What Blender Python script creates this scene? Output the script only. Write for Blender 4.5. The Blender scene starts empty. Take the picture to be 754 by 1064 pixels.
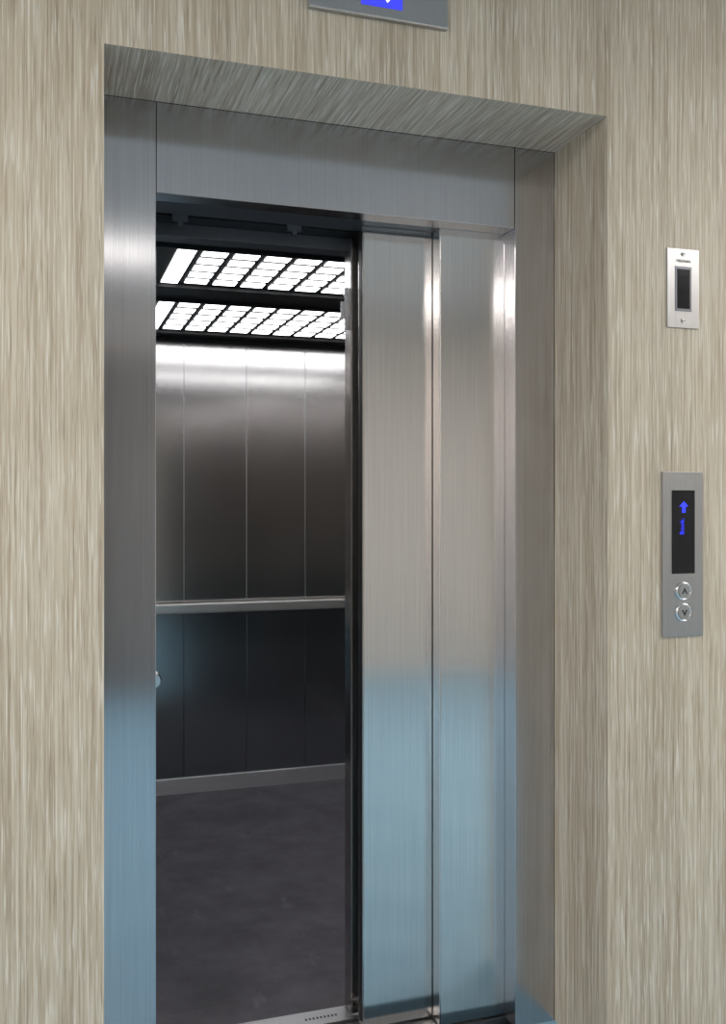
import bpy, bmesh, math
from mathutils import Matrix, Vector
S=bpy.context.scene
try:
    S.view_settings.view_transform='Standard'
except Exception: pass
H=1.468; FL=1000.0; YAW=math.radians(18.3)
ZT=2.234      # clear opening head height
# ---------------------------------------------------------------- materials
def newmat(n):
    m=bpy.data.materials.new(n); m.use_nodes=True
    nt=m.node_tree; b=nt.nodes['Principled BSDF']; return m,nt,b
def plain(n,c,r=.5,metal=0.,em=None,es=0.):
    m,nt,b=newmat(n)
    b.inputs['Base Color'].default_value=(*c,1); b.inputs['Roughness'].default_value=r
    b.inputs['Metallic'].default_value=metal
    if em: b.inputs['Emission Color'].default_value=(*em,1); b.inputs['Emission Strength'].default_value=es
    tc=nt.nodes.new('ShaderNodeTexCoord'); no=nt.nodes.new('ShaderNodeTexNoise'); no.inputs['Scale'].default_value=35
    mr=nt.nodes.new('ShaderNodeMapRange'); mr.inputs['To Min'].default_value=max(0,r-.04); mr.inputs['To Max'].default_value=min(1,r+.04)
    nt.links.new(tc.outputs['Object'],no.inputs['Vector']); nt.links.new(no.outputs['Fac'],mr.inputs['Value']); nt.links.new(mr.outputs['Result'],b.inputs['Roughness'])
    return m
def noise(nt,vec,scale,detail=2,rough=.5):
    mp=nt.nodes.new('ShaderNodeMapping'); mp.inputs['Scale'].default_value=scale
    nt.links.new(vec,mp.inputs['Vector'])
    n=nt.nodes.new('ShaderNodeTexNoise'); n.inputs['Scale'].default_value=1; n.inputs['Detail'].default_value=detail; n.inputs['Roughness'].default_value=rough
    nt.links.new(mp.outputs['Vector'],n.inputs['Vector']); return n.outputs['Fac']
def ramp(nt,fac,stops):
    r=nt.nodes.new('ShaderNodeValToRGB'); nt.links.new(fac,r.inputs['Fac'])
    e=r.color_ramp.elements
    while len(e)<len(stops): e.new(.5)
    for i,(p,c) in enumerate(stops):
        e[i].position=p; e[i].color=(*c,1) if len(c)==3 else c
    return r.outputs['Color']
def mix(nt,f,a,b,mode='MIX'):
    m=nt.nodes.new('ShaderNodeMix'); m.data_type='RGBA'; m.blend_type=mode
    if isinstance(f,(int,float)): m.inputs[0].default_value=f
    else: nt.links.new(f,m.inputs[0])
    for s,v in ((6,a),(7,b)):
        if isinstance(v,tuple): m.inputs[s].default_value=(*v,1)
        else: nt.links.new(v,m.inputs[s])
    return m.outputs[2]
def brushed(n,c,r=.2,bump=.1,axis='Z',vary=.07,aniso=.75,wave=.2):
    m,nt,b=newmat(n)
    geo=nt.nodes.new('ShaderNodeNewGeometry'); g=geo.outputs['Position']
    sc={'Z':(420,420,3),'X':(3,420,420)}[axis]
    f=noise(nt,g,sc,2)
    f2=noise(nt,g,(2.5,2.5,1.6),1)
    lo=tuple(x*(1-vary) for x in c); hi=tuple(min(1,x*(1+vary)) for x in c)
    nt.links.new(ramp(nt,f,[(.3,lo),(.7,hi)]),b.inputs['Base Color'])
    b.inputs['Metallic'].default_value=1
    mr=nt.nodes.new('ShaderNodeMapRange'); mr.inputs['To Min'].default_value=r*.85; mr.inputs['To Max'].default_value=r*1.2
    nt.links.new(f2,mr.inputs['Value']); nt.links.new(mr.outputs['Result'],b.inputs['Roughness'])
    vm=nt.nodes.new('ShaderNodeVectorMath'); vm.operation='CROSS_PRODUCT'
    nt.links.new(geo.outputs['True Normal'],vm.inputs[0]); vm.inputs[1].default_value=(.01,.02,1) if axis=='Z' else (1,.01,.02)
    nt.links.new(vm.outputs['Vector'],b.inputs['Tangent']); b.inputs['Anisotropic'].default_value=aniso
    nrm=None
    if wave:
        w=noise(nt,g,(4,4,2.2),0)
        b1=nt.nodes.new('ShaderNodeBump'); b1.inputs['Strength'].default_value=wave; b1.inputs['Distance'].default_value=.004
        nt.links.new(w,b1.inputs['Height']); nrm=b1.outputs['Normal']
    if bump:
        b2=nt.nodes.new('ShaderNodeBump'); b2.inputs['Strength'].default_value=bump; b2.inputs['Distance'].default_value=.0004
        nt.links.new(f,b2.inputs['Height'])
        if nrm: nt.links.new(nrm,b2.inputs['Normal'])
        nrm=b2.outputs['Normal']
    if nrm: nt.links.new(nrm,b.inputs['Normal'])
    return m
def laminate(n,along,k=1.0,warm=0):
    m,nt,b=newmat(n)
    g=nt.nodes.new('ShaderNodeNewGeometry').outputs['Position']
    def sc(a,l):
        return (a,a,l) if along=='Z' else (a,l,a)
    big=noise(nt,g,sc(7,.45),3)
    mid=noise(nt,g,sc(135,1.8),4,.6)
    fine=noise(nt,g,sc(330,7),2,.6)
    dash=noise(nt,g,sc(230,7),2,.5)
    def C(r_,g_,b_): return (r_*k,g_*k*(1-warm),b_*k*(1-warm*.6))
    base=ramp(nt,mid,[(.30,C(.355,.278,.200)),(.44,C(.460,.385,.292)),(.56,C(.545,.477,.380)),(.70,C(.645,.583,.490))])
    tint=ramp(nt,big,[(.35,(.90,.885,.87)),(.65,(1.06,1.055,1.05))])
    c=mix(nt,1.0,base,tint,'MULTIPLY')
    lite=ramp(nt,dash,[(.55,(0,0,0)),(.65,(.8,.8,.8))])
    c=mix(nt,lite,c,C(.69,.645,.565))
    dk=ramp(nt,fine,[(.30,(.56,.52,.46)),(.45,(1,1,1))])
    c=mix(nt,.8,c,dk,'MULTIPLY')
    nt.links.new(c,b.inputs['Base Color']); b.inputs['Roughness'].default_value=.5
    bp=nt.nodes.new('ShaderNodeBump'); bp.inputs['Strength'].default_value=.15; bp.inputs['Distance'].default_value=.001
    nt.links.new(mid,bp.inputs['Height']); nt.links.new(bp.outputs['Normal'],b.inputs['Normal'])
    return m
def mottled(n,a,c2,r,scale=6,spec=.5,scuff=None):
    m,nt,b=newmat(n)
    g=nt.nodes.new('ShaderNodeNewGeometry').outputs['Position']
    f=noise(nt,g,(scale,)*3,5,.65)
    c=ramp(nt,f,[(.35,a),(.68,c2)])
    if scuff:
        s1=ramp(nt,noise(nt,g,(14,5,5),4,.7),[(.60,(0,0,0)),(.72,(.35,.35,.35))])
        c=mix(nt,s1,c,scuff)
        s2=ramp(nt,noise(nt,g,(60,60,60),3,.6),[(.66,(0,0,0)),(.72,(.4,.4,.4))])
        c=mix(nt,s2,c,scuff)
    nt.links.new(c,b.inputs['Base Color'])
    b.inputs['Roughness'].default_value=r; b.inputs['Specular IOR Level'].default_value=spec
    return m
LAM=laminate('wall_laminate','Z'); LAMS=laminate('soffit_laminate','Y',1.2,.06)
STEEL=brushed('brushed_steel',(.69,.665,.655),.15)
STEELF=brushed('frame_steel',(.54,.53,.55),.17)
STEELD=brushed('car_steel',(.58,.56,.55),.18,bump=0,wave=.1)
STEELL=brushed('car_lower_reflection_steel',(.36,.39,.41),.18,bump=0,wave=.1)  # dark blue-grey base paints in the teal reflection below the handrail
STEELK=brushed('kick_steel',(.80,.80,.81),.35,axis='X',wave=0)
SILLM=brushed('sill_steel',(.42,.42,.43),.35,axis='X',wave=0)
RAILM=plain('rail_steel',(.88,.88,.86),.35,1)
PLATE=brushed('plate_steel',(.48,.48,.49),.35,vary=.05,wave=0)
CHROME=plain('chrome',(.8,.8,.82),.15,1)
BLACK=plain('black_paint',(.012,.012,.014),.45)
DARK=plain('dark_metal',(.14,.145,.165),.35,.7)
GLASS=plain('black_glass',(.004,.004,.006),.12)
BLUE=plain('blue_led',(.01,.01,.3),.5,0,(.02,.04,1.0),1.3)
BLUES=plain('blue_screen',(.01,.01,.3),.5,0,(.05,.06,.80),1.0)
WHITE=plain('white_glow',(.8,.8,.8),.5,0,(1,1,1),1.4)
LAMP=plain('lamp_diffuser',(.9,.9,.9),.5,0,(.97,.98,1),4.6)
INK=plain('dark_ink',(.03,.03,.035),.6)
FLOORB=mottled('blue_floor',(.235,.43,.58),(.295,.50,.65),.4,3)
CARF=mottled('car_floor_vinyl',(.072,.067,.080),(.125,.118,.136),.55,5,.3,scuff=(.22,.21,.23))
LOBW=mottled('lobby_paint',(.64,.60,.565),(.70,.66,.62),.7,2)
CEIL=mottled('ceiling_paint',(.64,.61,.60),(.70,.67,.66),.8,2)
DARKREFL=mottled('dark_reflection_paint',(.13,.125,.125),(.17,.165,.16),.5,2)
# ---------------------------------------------------------------- mesh helpers
col=S.collection
def link(o,parent=None):
    col.objects.link(o)
    if parent: o.parent=parent
    return o
def empty(name,loc,label,cat,group=None):
    e=bpy.data.objects.new(name,None); e.location=loc; e.empty_display_size=.05
    e['label']=label; e['category']=cat
    if group: e['group']=group
    return link(e)
def finish(bm,name,mat,parent,origin=None,smooth=False):
    o0=Vector(parent.location) if parent else Vector((0,0,0))
    if origin is None:
        vs=[v.co for v in bm.verts]
        origin=Vector(((min(v.x for v in vs)+max(v.x for v in vs))/2,(min(v.y for v in vs)+max(v.y for v in vs))/2,min(v.z for v in vs)))
    origin=Vector(origin)
    bmesh.ops.translate(bm,verts=bm.verts,vec=-origin)
    me=bpy.data.meshes.new(name); bm.to_mesh(me); bm.free()
    mats=mat if isinstance(mat,(list,tuple)) else [mat]
    for m in mats: me.materials.append(m)
    if smooth:
        for p in me.polygons: p.use_smooth=True
    o=bpy.data.objects.new(name,me); o.location=origin-o0
    return link(o,parent)
def abox(bm,x0,x1,y0,y1,z0,z1,bev=0):
    r=bmesh.ops.create_cube(bm,size=1)
    vs=r['verts']
    for v in vs:
        v.co=Vector(((x0+x1)/2+v.co.x*(x1-x0),(y0+y1)/2+v.co.y*(y1-y0),(z0+z1)/2+v.co.z*(z1-z0)))
    if bev:
        es=list({e for v in vs for e in v.link_edges})
        bmesh.ops.bevel(bm,geom=es,offset=bev,segments=2,profile=.7,affect='EDGES')
def box(name,b,mat,parent=None,bev=0,label=None):
    bm=bmesh.new(); abox(bm,*b,bev=bev); o=finish(bm,name,mat,parent)
    if label: o['label']=label
    return o
def boxes(name,bs,mat,parent=None,bev=0):
    bm=bmesh.new()
    for b in bs: abox(bm,*b,bev=bev)
    return finish(bm,name,mat,parent)
def acyl(bm,c,r,d,axis='Y',seg=32,r2=None):
    rr=bmesh.ops.create_cone(bm,cap_ends=True,segments=seg,radius1=r,radius2=r if r2 is None else r2,depth=d)
    M={'Y':Matrix.Rotation(math.radians(90),4,'X'),'X':Matrix.Rotation(math.radians(90),4,'Y'),'Z':Matrix.Identity(4)}[axis]
    bmesh.ops.transform(bm,matrix=Matrix.Translation(c)@M,verts=rr['verts'])
def cyl(name,c,r,d,mat,parent,axis='Y',r2=None,seg=32,bev=0):
    bm=bmesh.new(); acyl(bm,c,r,d,axis,seg,r2)
    if bev: bmesh.ops.bevel(bm,geom=[e for e in bm.edges if len(e.link_faces)==2 and e.calc_face_angle()>.8],offset=bev,segments=2,affect='EDGES')
    return finish(bm,name,mat,parent)
def ringm(name,c,ro,ri,d,mat,parent,seg=36):
    bm=bmesh.new(); pr=[(ri,0),(ri,-d*.7),((ri+ro)/2,-d),(ro,-d*.6),(ro,0)]
    rows=[]
    for i in range(seg):
        a=2*math.pi*i/seg
        rows.append([bm.verts.new((c[0]+r*math.cos(a),c[1]+y,c[2]+r*math.sin(a))) for r,y in pr])
    for i in range(seg):
        A,B=rows[i],rows[(i+1)%seg]
        for j in range(len(pr)):
            k=(j+1)%len(pr); bm.faces.new((A[j],A[k],B[k],B[j]))
    bmesh.ops.recalc_face_normals(bm,faces=bm.faces)
    return finish(bm,name,mat,parent,smooth=True)
def poly(name,pts,y,d,mat,parent):
    """flat prism in the XZ plane facing -Y"""
    bm=bmesh.new()
    A=[bm.verts.new((x,y-d,z)) for x,z in pts]; B=[bm.verts.new((x,y,z)) for x,z in pts]
    bm.faces.new(A); bm.faces.new(B[::-1]); n=len(pts)
    for i in range(n): bm.faces.new((A[i],B[i],B[(i+1)%n],A[(i+1)%n]))
    bmesh.ops.recalc_face_normals(bm,faces=bm.faces)
    return finish(bm,name,mat,parent)
def text(name,s,size,loc,mat,parent,rot=0,flat=False,ext=.0003):
    cu=bpy.data.curves.new(name,'FONT'); cu.body=s; cu.size=size; cu.align_x='CENTER'; cu.align_y='CENTER'; cu.extrude=ext
    t=bpy.data.objects.new('tmp',cu); col.objects.link(t)
    dg=bpy.context.evaluated_depsgraph_get(); dg.update()
    me=bpy.data.meshes.new_from_object(t.evaluated_get(dg)); bpy.data.objects.remove(t)
    bm=bmesh.new(); bm.from_mesh(me); bpy.data.meshes.remove(me)
    M=Matrix.Translation(loc)@Matrix.Rotation(rot,4,'Y')
    if not flat: M=M@Matrix.Rotation(math.radians(90),4,'X')
    bmesh.ops.transform(bm,matrix=M,verts=bm.verts)
    return finish(bm,name,mat,parent)
def struct(o): o['kind']='structure'; return o
# ---------------------------------------------------------------- lobby shell
X0,X1=-2.6,4.2; Y0=-4.85; ZC=3.05
OL,OR,OT=.122,1.372,H+.992
bm=bmesh.new(); T=.27
def quad(pts,mi=0):
    f=bm.faces.new([bm.verts.new(p) for p in pts]); f.material_index=mi
for y,fl in ((0,0),(T,1)):
    for (a,b_,c,d) in ((X0,OL,0,ZC),(OR,X1,0,ZC),(OL,OR,OT,ZC)):
        p=[(a,y,c),(b_,y,c),(b_,y,d),(a,y,d)]
        quad(p if not fl else p[::-1])
quad([(OL,0,0),(OL,T,0),(OL,T,OT),(OL,0,OT)][::-1])
quad([(OR,0,0),(OR,T,0),(OR,T,OT),(OR,0,OT)])
quad([(OL,0,OT),(OL,T,OT),(OR,T,OT),(OR,0,OT)],1)
bmesh.ops.remove_doubles(bm,verts=bm.verts,dist=1e-5)
bmesh.ops.recalc_face_normals(bm,faces=bm.faces)
struct(finish(bm,'wall_front',[LAM,LAMS],None,origin=(0,0,0)))
struct(box('floor',(X0,X1,Y0,.27,-.06,0),FLOORB))
struct(box('ceiling',(X0,X1,Y0,0,ZC,ZC+.06),CEIL))
struct(box('wall_back',(X0,X1,Y0-.1,Y0,0,ZC),LOBW))
struct(box('wall_left',(X0-.1,X0,Y0,0,0,ZC),LOBW))
struct(box('wall_right',(X1,X1+.1,Y0,0,0,ZC),LOBW))
struct(box('dark_reflection_panel',(-.3,1.25,Y0,Y0+.05,0,2.62),DARKREFL,bev=.005))  # unseen dark panel added to darken what the left jamb reflects
# ---------------------------------------------------------------- landing frame
fr=empty('elevator_door_frame',(.75,.29,0),'brushed stainless steel elevator door surround with wide jambs','door frame')
JL,JR=.2615,1.248
box('jamb',(OL+.001,JL,.27,.325,0,OT-.001),STEELF,fr,.002)
box('jamb',(JR,OR-.001,.27,.335,0,OT-.001),STEELF,fr,.002)
box('header',(JL+.0015,JR-.0015,.271,.335,ZT,OT-.001),STEELF,fr,.002)
box('sill',(.20,1.56,.335,.44,-.05,-.001),SILLM,fr)
box('door_track',(.10,1.60,.337,.45,ZT+.004,ZT+.16),DARK,fr,.002)
for x in (.345,.66):
    boxes('track_bracket',[(x-.02,x+.02,.45,.462,ZT-.012,ZT+.05),(x-.006,x+.006,.447,.468,ZT-.022,ZT-.006)],DARK,fr)
# ---------------------------------------------------------------- landing door panels (folded sheet)
def panel(lab,x0,x1,y0,y1,zt,mat,grp):
    e=empty('elevator_door_panel',((x0+x1)/2,(y0+y1)/2,.004),lab,'elevator door',grp)
    t=.004
    prof=[(x0+.02,y1),(x0,y1),(x0,y0),(x1,y0),(x1,y1),(x1-.02,y1),(x1-.02,y1-t),(x1-t,y1-t),(x1-t,y0+t),(x0+t,y0+t),(x0+t,y1-t),(x0+.02,y1-t)]
    bm=bmesh.new()
    A=[bm.verts.new((x,y,.006)) for x,y in prof]; B=[bm.verts.new((x,y,zt)) for x,y in prof]
    n=len(prof)
    for i in range(n): bm.faces.new((A[i],A[(i+1)%n],B[(i+1)%n],B[i]))
    bm.faces.new(A); bm.faces.new(B)
    bmesh.ops.recalc_face_normals(bm,faces=bm.faces)
    ed=[ed for ed in bm.edges if abs(ed.verts[0].co.z-ed.verts[1].co.z)>1 and ed.verts[0].co.y<y0+.001]
    bmesh.ops.bevel(bm,geom=ed,offset=.003,segments=3,affect='EDGES')
    finish(bm,'face_sheet',mat,e)
    box('bottom_guide',(x0+.06,x0+.14,y0+.008,y1-.008,-.001,.006),DARK,e)
    return e
G='sliding elevator door panels'
panel('brushed steel sliding landing door panel beside the jamb',1.048,1.55,.336,.385,ZT+.003,STEEL,G)
pf=panel('brushed steel leading landing door panel, half open',.840,1.345,.390,.432,ZT+.003,STEEL,G)
box('edge_bumper',(.8385,.8398,.398,.424,.02,ZT-.01),BLACK,pf)
cd=panel('dark steel car door panel standing half open behind landing door',.831,1.35,.472,.530,ZT-.01,STEELD,G)
boxes('door_lock_bracket',[(.812,.829,.470,.474,1.96,2.08),(.812,.829,.474,.49,2.06,2.08),(.80,.812,.470,.474,1.99,2.04)],STEELF,cd,.001)
# ---------------------------------------------------------------- car
CX0,CX1,CY0,CY1=.22,1.93,.53,2.75; ZW=H+.805; ZCC=H+.832
car=empty('elevator_car',((CX0+CX1)/2,(CY0+CY1)/2,-.03),'elevator car lined with dark brushed steel panels','elevator')
box('car_floor',(CX0,CX1,CY0,CY1,-.03,-.001),CARF,car,label='dark grey scuffed vinyl floor')
box('car_sill',(CX0,1.56,.455,.5295,-.05,.002),SILLM,car,.001)
seams=[CX0,.353,.668,.988,1.30,1.615,CX1]
for a,b_ in zip(seams[:-1],seams[1:]):
    box('wall_panel',(a+.001,b_-.001,CY1,CY1+.02,.9305,ZW),STEELD,car,.0012)
    box('wall_panel',(a+.001,b_-.001,CY1,CY1+.02,.075,.9295),STEELL,car,.0012,label='lower steel wall panel with dark teal reflection put into its colour')
for x in seams[1:-1]:
    box('panel_seam_trim',(x-.0014,x+.0014,CY1-.0008,CY1+.018,.9305,ZW),SILLM,car)
box('panel_backing',(CX0-.02,CX1+.02,CY1+.02,CY1+.03,-.03,ZCC+.1),BLACK,car)
ys=[CY0+.07,1.05,1.6,2.15,CY1]
for a,b_ in zip(ys[:-1],ys[1:]):
    box('side_panel',(CX0-.02,CX0,a+.002,b_-.002,.075,ZW),STEELD,car,.0015)
    box('side_panel',(CX1,CX1+.02,a+.002,b_-.002,.075,ZW),STEELD,car,.0015)
for x0,x1 in ((CX0-.03,CX0-.02),(CX1+.02,CX1+.03)):
    box('side_backing',(x0,x1,CY0,CY1+.02,-.03,ZCC+.1),BLACK,car)
box('front_return',(1.30,CX1,.60,.62,0,ZW),STEELD,car)
box('kick_plate',(CX0,CX1,CY1-.012,CY1+.0195,-.001,.077),STEELK,car,.002,label='pale brushed steel kick plate')
box('kick_plate',(CX0-.0195,CX0+.012,CY0+.07,CY1-.013,-.001,.077),STEELK,car,.002,label='pale brushed steel kick plate')
box('kick_plate',(CX1-.012,CX1+.0195,CY0+.07,CY1-.013,-.001,.077),STEELK,car,.002,label='pale brushed steel kick plate')
box('car_ceiling',(CX0-.02,CX1+.02,CY0+.05,CY1+.02,ZCC,ZCC+.05),BLACK,car)
boxes('cornice',[(CX0,CX1,CY1-.02,CY1+.0195,ZW,ZCC),(CX0-.0195,CX0+.02,CY0+.07,CY1-.02,ZW,ZCC),(CX1-.02,CX1+.0195,CY0+.07,CY1-.02,ZW,ZCC)],BLACK,car)
box('car_door_header',(CX0-.02,CX1,.472,.58,H+.772,H+1.05),BLACK,car)
box('header_lip',(CX0-.02,CX1,.536,.60,H+.735,H+.771),DARK,car,.001)
box('handrail',(CX0+.07,CX1-.07,CY1-.075,CY1-.055,.914,.964),RAILM,car,.008,label='polished steel flat handrail')
for x in (.43,.83,1.15,1.46,1.75):
    boxes('rail_bracket',[(x-.012,x+.012,CY1-.057,CY1+.001,.932,.948),(x-.025,x+.025,CY1-.004,CY1+.001,.915,.955)],RAILM,car,.001)
box('handrail',(CX0+.075,CX0+.095,.85,CY1-.08,.918,.962),RAILM,car,.006,label='polished steel flat handrail')
bm=bmesh.new(); acyl(bm,(CX0+.093,.84,.925),.028,.03,'Y',32,.022); acyl(bm,(CX0+.045,.86,.925),.012,.09,'X',20)
finish(bm,'rail_end',CHROME,car,smooth=False)
for y in (1.4,2.0,2.5):
    box('rail_bracket',(CX0-.001,CX0+.077,y-.012,y+.012,.932,.948),RAILM,car,.001)
# ceiling lights
def lightrow(y0,y1,xs):
    e=empty('ceiling_light',((CX0+CX1)/2,(y0+y1)/2,ZCC-.012),'black slatted elevator ceiling light with white diffusers','ceiling light','elevator ceiling lights')
    bs=[(xs,xs+.062,y0,y1,ZCC-.003,ZCC-.001)]
    x=xs+.085; n=5; dy=(y1-y0)/n
    while x+.083<CX1-.05:
        for i in range(n):
            bs.append((x,x+.083,y0+i*dy+.17*dy,y0+(i+1)*dy-.17*dy,ZCC-.003,ZCC-.001))
        x+=.1075
    boxes('light_diffuser',bs,LAMP,e)
    boxes('light_frame',[(CX0+.03,CX1-.03,y0-.035,y0-.02,ZCC-.014,ZCC),(CX0+.03,CX1-.03,y1+.02,y1+.035,ZCC-.014,ZCC)],BLACK,e,.001)
dy=-2.15
lightrow(4.0+dy,4.68+dy,.45)
lightrow(3.16+dy,3.68+dy,.415)
boxes('sill_marking',[(.70+i*.011,.70+i*.011+.006,.484,.494,.0015,.0024) for i in range(9)],INK,car)
# ---------------------------------------------------------------- key switch plate
sp=empty('switch_plate',(1.60,0,1.928),'small stainless steel wall plate with dark recessed window','switch plate')
box('faceplate',(1.550,1.649,-.004,0,1.928,2.137),PLATE,sp,.001)
box('window_bezel',(1.574,1.625,-.0052,-.0038,1.972,2.090),DARK,sp,.0005)
box('switch_window',(1.580,1.619,-.0062,-.005,1.979,2.083),GLASS,sp,.0005)
for z in (2.123,1.947):
    cyl('screw',(1.599,-.005,z),.0055,.003,SILLM,sp,bev=.0008)
    box('screw_slot',(1.594,1.604,-.0068,-.0064,z-.001,z+.001),INK,sp)
text('plate_lettering','FIREMAN',.011,(1.600,-.0043,2.104),INK,sp)
# ---------------------------------------------------------------- call panel
cp=empty('call_panel',(1.598,0,1.1145),'stainless steel elevator call panel with black display and two round buttons','call panel')
box('faceplate',(1.535,1.661,-.005,.0005,1.1145,1.549),PLATE,cp,.001)
box('display',(1.563,1.634,-.0065,-.0048,1.280,1.500),GLASS,cp,.0008,label='black glass display with blue characters')
x,z,s=1.599,1.455,.016
poly('display_arrow',[(x,z+s),(x+s*.9,z+.002),(x+s*.35,z+.002),(x+s*.35,z-s*.9),(x-s*.35,z-s*.9),(x-s*.35,z+.002),(x-s*.9,z+.002)],-.0065,.0006,BLUE,cp)
text('display_characters','Book.',.019,(1.594,-.0070,1.405),BLUE,cp,rot=math.radians(-90))
for z,up in ((1.234,True),(1.178,False)):
    b=cyl('call_button',(1.598,-.0085,z),.0185,.007,PLATE,cp,bev=.001)
    r=ringm('button_ring',(1.598,-.004,z),.0245,.0185,.008,CHROME,cp)
    s=.010;k=1 if up else -1
    poly('button_arrow',[(1.598,z+k*s),(1.598+s*.9,z-k*s*.7),(1.598+s*.45,z-k*s*.7),(1.598,z+k*s*.1),(1.598-s*.45,z-k*s*.7),(1.598-s*.9,z-k*s*.7)],-.012,.0006,INK,cp)
# ---------------------------------------------------------------- floor indicator above the door
fi=empty('floor_indicator',(.749,0,H+1.139),'stainless steel floor indicator with blue screen above the doors','floor indicator')
z0=H+1.139
box('housing',(.5755,.922,-.014,0,z0,z0+.135),PLATE,fi,.004)
box('indicator_screen',(.7015,.805,-.0155,-.0135,z0+.026,z0+.105),BLUES,fi,.0005)
poly('indicator_arrow',[(.767,z0+.038),(.779,z0+.053),(.771,z0+.053),(.771,z0+.083),(.763,z0+.083),(.763,z0+.053),(.755,z0+.053)],-.0155,.0006,WHITE,fi)
text('indicator_digit','1',.05,(.73,-.0158,z0+.080),WHITE,fi)
# ---------------------------------------------------------------- lights
def area(loc,sx,sy,p,c=(1,1,1),rot=(0,0,0)):
    l=bpy.data.lights.new('added_lobby_light','AREA'); l.shape='RECTANGLE'; l.size=sx; l.size_y=sy; l.energy=p; l.color=c
    o=bpy.data.objects.new('added_lobby_light',l); o.location=loc; o.rotation_euler=rot; col.objects.link(o)  # unseen area lights added to brighten the lobby walls
WARM=(1,.955,.90)
area((-1.5,-1.6,ZC-.02),1.2,.6,58,WARM)
area((-1.5,-3.6,ZC-.02),1.2,.6,62,WARM)
area((3.5,-1.3,ZC-.02),1.2,.6,50,WARM)
area((3.7,-2.4,ZC-.02),.7,.6,32,WARM)
area((.45,-3.45,ZC-.02),1.0,.35,6,WARM)  # weak unseen light added for the bright patch on the left jamb
w=bpy.data.worlds.new('w'); S.world=w; w.use_nodes=True
w.node_tree.nodes['Background'].inputs[0].default_value=(.5,.55,.6,1); w.node_tree.nodes['Background'].inputs[1].default_value=.03
# ---------------------------------------------------------------- camera
cam=bpy.data.cameras.new('camera'); cam.sensor_fit='AUTO'; cam.sensor_width=36; cam.lens=FL/1064*36
cam.shift_y=-10/1064; cam.clip_start=.02
co=bpy.data.objects.new('camera',cam); co.location=(0,-2.15,H); co.rotation_euler=(math.radians(90),0,-YAW)
col.objects.link(co); S.camera=co
